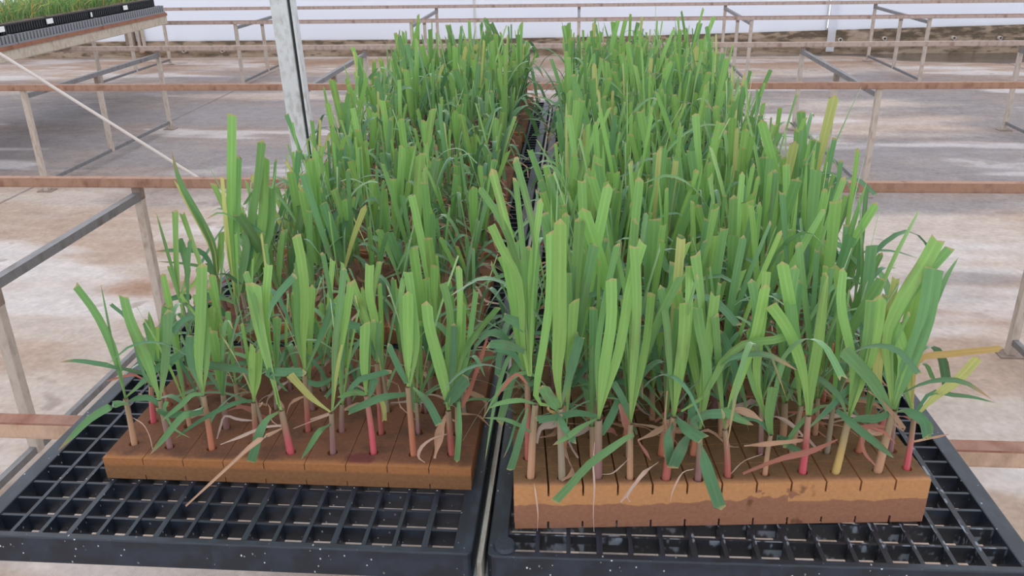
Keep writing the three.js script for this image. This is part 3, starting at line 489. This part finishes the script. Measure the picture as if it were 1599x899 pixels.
hero('cane seedling with yellowish base leaning outward on the thick slab front row', 'thick', 'G', [405, 832], [462, 605], 'yellow', [
  ['c', 'm', 42, [[462, 605], [498, 450], [540, 280], [562, 78]], -.02], ['c', 'b', 50, [[465, 600], [545, 380], [590, 200], [602, 75]], -.03], ['p', 'd', 36, [[410, 560], [490, 630], [600, 720], [662, 772]], .04], ['s', 'g', 58, [[640, 560], [590, 470], [520, 380], [438, 298]], .02],
  ['c', 'd', 30, [[460, 600], [420, 500], [330, 420], [200, 360]], -.02], ['c', 'b', 40, [[464, 600], [480, 350], [430, 100], [440, -50]], -.06], ['x', 'r', 14, [[440, 650], [520, 630], [620, 660], [670, 710]], .02]], 1.15);
hero('robust cane seedling with dull bronze blades near the outer end of thick slab', 'thick', 'H', [150, 866], [203, 662], 'tan', [
  ['c', 'g', 54, [[203, 662], [235, 560], [305, 380], [340, 188]], -.01], ['c', 'b', 46, [[200, 650], [180, 420], [240, 280], [310, 170], [350, 95]], -.04], ['c', 'm', 30, [[202, 650], [205, 380], [280, 250], [392, 122]], -.05], ['p', 'g', 18, [[260, 520], [330, 340], [380, 220], [422, 152]], -.05],
  ['p', 'd', 38, [[200, 665], [150, 690], [90, 690], [40, 705]], .02], ['c', 'd', 36, [[205, 670], [250, 668], [300, 695], [316, 750]], .03], ['c', 'y', 36, [[190, 660], [150, 560], [165, 450], [200, 425]], -.02], ['x', 'r', 14, [[185, 720], [110, 720], [105, 800], [145, 850]], .02], ['x', 't', 14, [[190, 700], [240, 730], [170, 640], [120, 600]], .01], ['c', 'b', 46, [[200, 650], [235, 480], [200, 370], [195, 350]], -.05]], 1.25);
hero('slim cane seedling with yellow green side leaves at the outer corner, thick slab', 'thick', 'H', [248, 857], [272, 690], 'pink', [
  ['c', 'y', 34, [[272, 690], [350, 612], [420, 560], [482, 492]], .01], ['p', 'd', 16, [[272, 680], [330, 605], [400, 612], [470, 620], [545, 640]], .0], ['c', 'y', 30, [[270, 688], [256, 560], [215, 420], [198, 350]], -.03], ['c', 'o', 24, [[268, 640], [290, 495], [400, 475], [562, 458]], -.03], ['x', 't', 12, [[262, 770], [330, 756], [388, 744]], .02],
  ['s', 'g', 22, [[270, 690], [300, 690], [325, 720], [318, 752]], .03], ['c', 'm', 28, [[270, 680], [230, 560], [200, 480], [190, 400]], -.03]], .9);
// tall ones further in along the outer edge of the thin slabs
hero('tallest upright cane seedling at the outer edge of the thin slabs', 'thin', 'I', [400, 1010], [372, 880], 'purple', [
  ['c', 'b', 42, [[372, 880], [352, 650], [352, 350], [355, 25]], -.02], ['c', 'y', 26, [[372, 870], [340, 650], [325, 480], [310, 310]], .0], ['c', 'm', 34, [[374, 870], [375, 600], [380, 400], [385, 220]], -.03], ['c', 'g', 40, [[374, 880], [400, 750], [420, 600], [400, 560]], -.01], ['c', 'd', 36, [[374, 885], [300, 850], [240, 850], [190, 880]], .01]]);
hero('brown tipped leaning cane seedling beside the tallest one, outer thin slab edge', 'thin', 'I', [440, 990], [400, 830], 'grey', [
  ['c', 'm', 42, [[400, 830], [430, 600], [470, 350], [490, 150]], -.01], ['c', 'b', 44, [[402, 830], [480, 600], [500, 400], [505, 225]], -.02], ['c', 'm', 40, [[404, 830], [500, 650], [535, 500], [532, 355]], -.03], ['p', 'd', 30, [[404, 830], [440, 620], [430, 530], [510, 570]], .0]]);
hero('twin bladed cane seedling on the outer edge of the thin slabs', 'thin', 'I', [165, 1010], [118, 850], 'grey', [
  ['c', 'b', 38, [[118, 850], [108, 750], [102, 600], [98, 465]], -.01], ['p', 'm', 18, [[116, 850], [90, 740], [55, 620], [10, 465]], .0], ['c', 'b', 44, [[122, 850], [215, 740], [175, 600], [130, 475]], -.02], ['c', 'g', 34, [[122, 840], [155, 750], [135, 640], [118, 590]], -.02], ['p', 'd', 30, [[118, 850], [170, 850], [90, 855], [40, 895]], .02]]);
hero('long leaved cane seedling leaning out over the tray edge, second thin slab', 'thin', 'I', [330, 905], [285, 760], 'purple', [
  ['p', 'g', 34, [[285, 760], [270, 620], [200, 480], [120, 330], [80, 185]], .01], ['p', 'y', 30, [[285, 755], [265, 630], [195, 490], [130, 380], [90, 320]], .0], ['c', 'b', 34, [[287, 760], [300, 680], [305, 620], [308, 560]], -.02], ['p', 'd', 26, [[287, 770], [220, 650], [120, 640], [0, 645]], .02], ['p', 'g', 16, [[286, 765], [230, 720], [140, 700], [10, 690]], .02]]);

// ---------------------------------------------------------------- the slabs themselves
// thin slabs on the one row of trays, thick slabs on the other
const thinZ = [-1.0, -1.455, -1.875, -2.29, -2.72, -3.13, -3.50], thickZ = [-.918, -1.352, -1.775, -2.20, -2.62, -3.04, -3.46];
thinZ.forEach((z, k) => foamSlab('thin', [-.697, -.735, -.74, -.75, -.755, -.75, -.755][k], z, [0, .006, -.008, .01, 0, .01, -.005][k], k, `thin reddish brown foam slab, ${ordn[k]} from the free end of its row`, k < 3));
thickZ.forEach((z, k) => foamSlab('thick', [-.077, -.05, -.045, -.06, -.05, -.055, -.05][k], z, [.083, .012, .0, -.008, .01, 0, .006][k], k, `thick ochre foam slab, ${ordn[k]} from the free end of its row`, k < 3));

// ---------------------------------------------------------------- the rest of the seedlings, one to a cell
srand(2024);
const rest = []; const place = new THREE.Matrix4(), q4 = new THREE.Quaternion(), up = V(0, 1, 0);
const protos = { thin: [], thick: [] };
for (const kind of ['thin', 'thick']) for (let i = 0; i < 40; i++) protos[kind].push(growSeedling(kind === 'thick', true));
// how far the low leaves of a seedling come forward (or out to the side) when it is turned
function reach(pr, t) { let m = 0; const c = Math.cos(t), s = Math.sin(t); for (const [n, g] of pr) { if (n === 'stem') continue; const p = g.attributes.position; for (let i = 1; i < p.count; i += 3) if (p.getY(i) < .12) m = Math.max(m, p.getZ(i) * c - p.getX(i) * s); } return m; }
const cellsToFill = [];
for (const S of slabs) for (const [r, c] of S.free) cellsToFill.push({ S, r, c, w: S.s.localToWorld(V((c + .5) * S.cw, S.t, -(r + .5) * S.cd)) });
cellsToFill.sort((a, b) => b.w.z - a.w.z);
for (const { S, r, c, w } of cellsToFill) {
  let i = Math.floor(rnd() * 40); const sc = rr(.86, 1.12) * (S.idx === 0 && S.kind === 'thin' ? .9 : S.idx >= 4 && S.kind === 'thin' ? 1.25 : 1);
  let turn = rr(0, 6.28);
  if (S.idx === 0 && r < 4) { let best = 9; for (let k = 0; k < 6; k++) { const ii = Math.floor(rnd() * 40), tt = rr(0, 6.28); const f = reach(protos[S.kind][ii], tt); if (f < best) { best = f; i = ii; turn = tt; } } }
  w.x += rr(-.003, .003); w.z += rr(-.003, .003);
  q4.setFromEuler(new THREE.Euler(rr(-.06, .06), turn, rr(-.06, .06)));
  if (individual < 300) {
    individual++;
    const fromGap = S.kind === 'thick' ? c : S.nc - 1 - c;
    const o = thing('cane_seedling', `trimmed cane seedling, ${ordn[r]} row and ${ordn[fromGap]} from the gap, ${ordn[S.idx]} ${S.kind} slab`, 'seedling', [w.x, w.y, w.z]);
    o.quaternion.copy(q4); o.scale.setScalar(sc);
    for (const [n, g, m] of protos[S.kind][i]) part(o, n, g, m);
  } else {
    place.compose(w, q4, V(sc, sc, sc));
    for (const [, g] of protos[S.kind][i]) { const k = g.clone(); k.applyMatrix4(place); rest.push(k); }
  }
}
if (rest.length) {
  const m = shade(new THREE.Mesh(mergeGeometries(rest), M.leaf)); m.name = 'cane_seedlings'; m.userData = { label: 'dense mass of trimmed green cane seedlings on the further foam slabs', category: 'seedlings', kind: 'stuff' }; scene.add(m);
}

// ---------------------------------------------------------------- seed trays on the beam beside the wall
{
  const X = -3.88, Z0 = -8.03, Z1 = -4.6;
  const b = thing('support_beam', 'pale steel beam with rusty edge carrying the grassy seed trays', 'beam', [X, RAIL, 0]);
  part(b, 'web', uvMetres(box(.012, .095, Z1 - Z0, -.006, .05, (Z0 + Z1) / 2), 1 / 1.2), M.beam);
  part(b, 'top_flange', uvMetres(box(.06, .012, Z1 - Z0, -.024, .096, (Z0 + Z1) / 2), 1 / 1.2), M.beamRust);
  part(b, 'bottom_flange', uvMetres(box(.06, .004, Z1 - Z0, -.03, .002, (Z0 + Z1) / 2), 1 / 1.2), M.beam);
  part(b, 'rust_lip', uvMetres(box(.014, .016, Z1 - Z0, .004, .084, (Z0 + Z1) / 2), 1 / 1.2), M.beamRust);
  const b2 = thing('support_beam', 'steel beam under the far side of the grassy seed trays', 'beam', [X - 1.0, RAIL, 0]);
  part(b2, 'web', uvMetres(box(.012, .095, Z1 - Z0, .006, .05, (Z0 + Z1) / 2), 1 / 1.2), M.beam); part(b2, 'top_flange', uvMetres(box(.06, .012, Z1 - Z0, .024, .096, (Z0 + Z1) / 2), 1 / 1.2), M.beamRust);
  const top = RAIL + .102;
  // grey ribbed racks
  const words = ['nearest the wall', 'in the middle', 'farthest from the wall'];
  const RL = 1.12;
  for (let k = 0; k < 3; k++) {
    const z0 = Z0 + .01 + k * (RL + .01); const t = thing('ribbed_rack', `grey plastic ribbed rack on the rusty beam, one ${words[k]}`, 'rack', [X - .5, top, z0 + RL / 2]);
    part(t, 'base', box(1.0, .012, RL, 0, .006, 0), M.greyTray); part(t, 'core', box(.95, .05, RL - .03, 0, .037, 0), M.dark);
    const rib = box(.02, .054, .024, 0, .038, 0, .003); for (let i = 0; i < 28; i++) { const m = part(t, 'rib', rib, M.greyTray); m.position.set(.485, 0, -RL / 2 + .02 + i * .04); }
    const rib2 = box(.024, .054, .02, 0, .038, 0, .003); for (let i = 0; i < 20; i++) { const m = part(t, 'rib', rib2, M.greyTray); m.position.set(-.46 + i * .048, 0, -RL / 2 + .01); }
  }
  const ST = .565; srand(99); const ttop = top + .064;
  const twords = ['first', 'second', 'third', 'fourth', 'fifth', 'sixth'];
  for (let k = 0; k < 6; k++) {
    const z0 = Z0 + .05 + k * (ST + .006); const t = thing('seed_tray', `black ribbed seed tray full of grass, ${twords[k]} from the wall`, 'seed tray', [X - .06 - .19, ttop, z0 + ST / 2]);
    part(t, 'body', box(.36, .056, ST - .01, 0, .029, 0), M.seedTray); part(t, 'rim', box(.38, .008, ST, 0, .06, 0), M.seedTray); part(t, 'soil', box(.34, .006, ST - .03, 0, .067, 0), M.postDark);
    const rib = box(.008, .052, .014, 0, .028, 0, .002); for (let i = 0; i < 18; i++) { const m = part(t, 'rib', rib, M.seedTray); m.position.set(.183, 0, -ST / 2 + .025 + i * .0303); }
    const blades = []; for (let i = 0; i < 900; i++) {
      const x = rr(-.17, .17), z = rr(-ST / 2 + .02, ST / 2 - .02), L = rr(.08, .2), az = rr(0, 6.28), be = rr(.1, .9) * (x > .13 ? 1.2 : 1), d = V(Math.cos(az), 0, Math.sin(az) * (Math.abs(z) > ST / 2 - .12 ? .15 : .6)); const P = f => V(x, .066, z).addScaledVector(d, L * be * f * f).add(V(0, L * (f - .45 * be * f * f), 0));
      blades.push(ribbon([P(0), P(.5), P(1)], rr(.004, .008), { shape: 'point', col: [COL.b, COL.m, COL.g, COL.d, COL.y, COL.o][Math.floor(rnd() * 5.4)], face: V(rr(-1, 1), .2, rr(-1, 1)), n: 4 }));
    }
    const gm = part(t, 'grass', mergeGeometries(blades), M.leaf); gm.userData.kind = 'stuff';
  }
  for (const [px, py, w, l] of [[2, 46, .07, 'third'], [78, 33, .08, 'second'], [143, 23, .02, 'narrow'], [196, 12, .07, 'first']]) {
    const d = ray(px, py), k = (X - .047) / d.x, g = box(.006, .036, w, 0, 0, 0, .002);
    solo('white_tag', l === 'narrow' ? 'narrow white tag on the black seed trays, slimmest of the tags' : `white plastic tag on the side of the seed trays, ${l} wide tag from the wall`, 'tag', g, M.tag, [X - .052 + .004, EYE + d.y * k, d.z * k], 'tags on the seed trays');
  }
}
renderer.render(scene, camera);
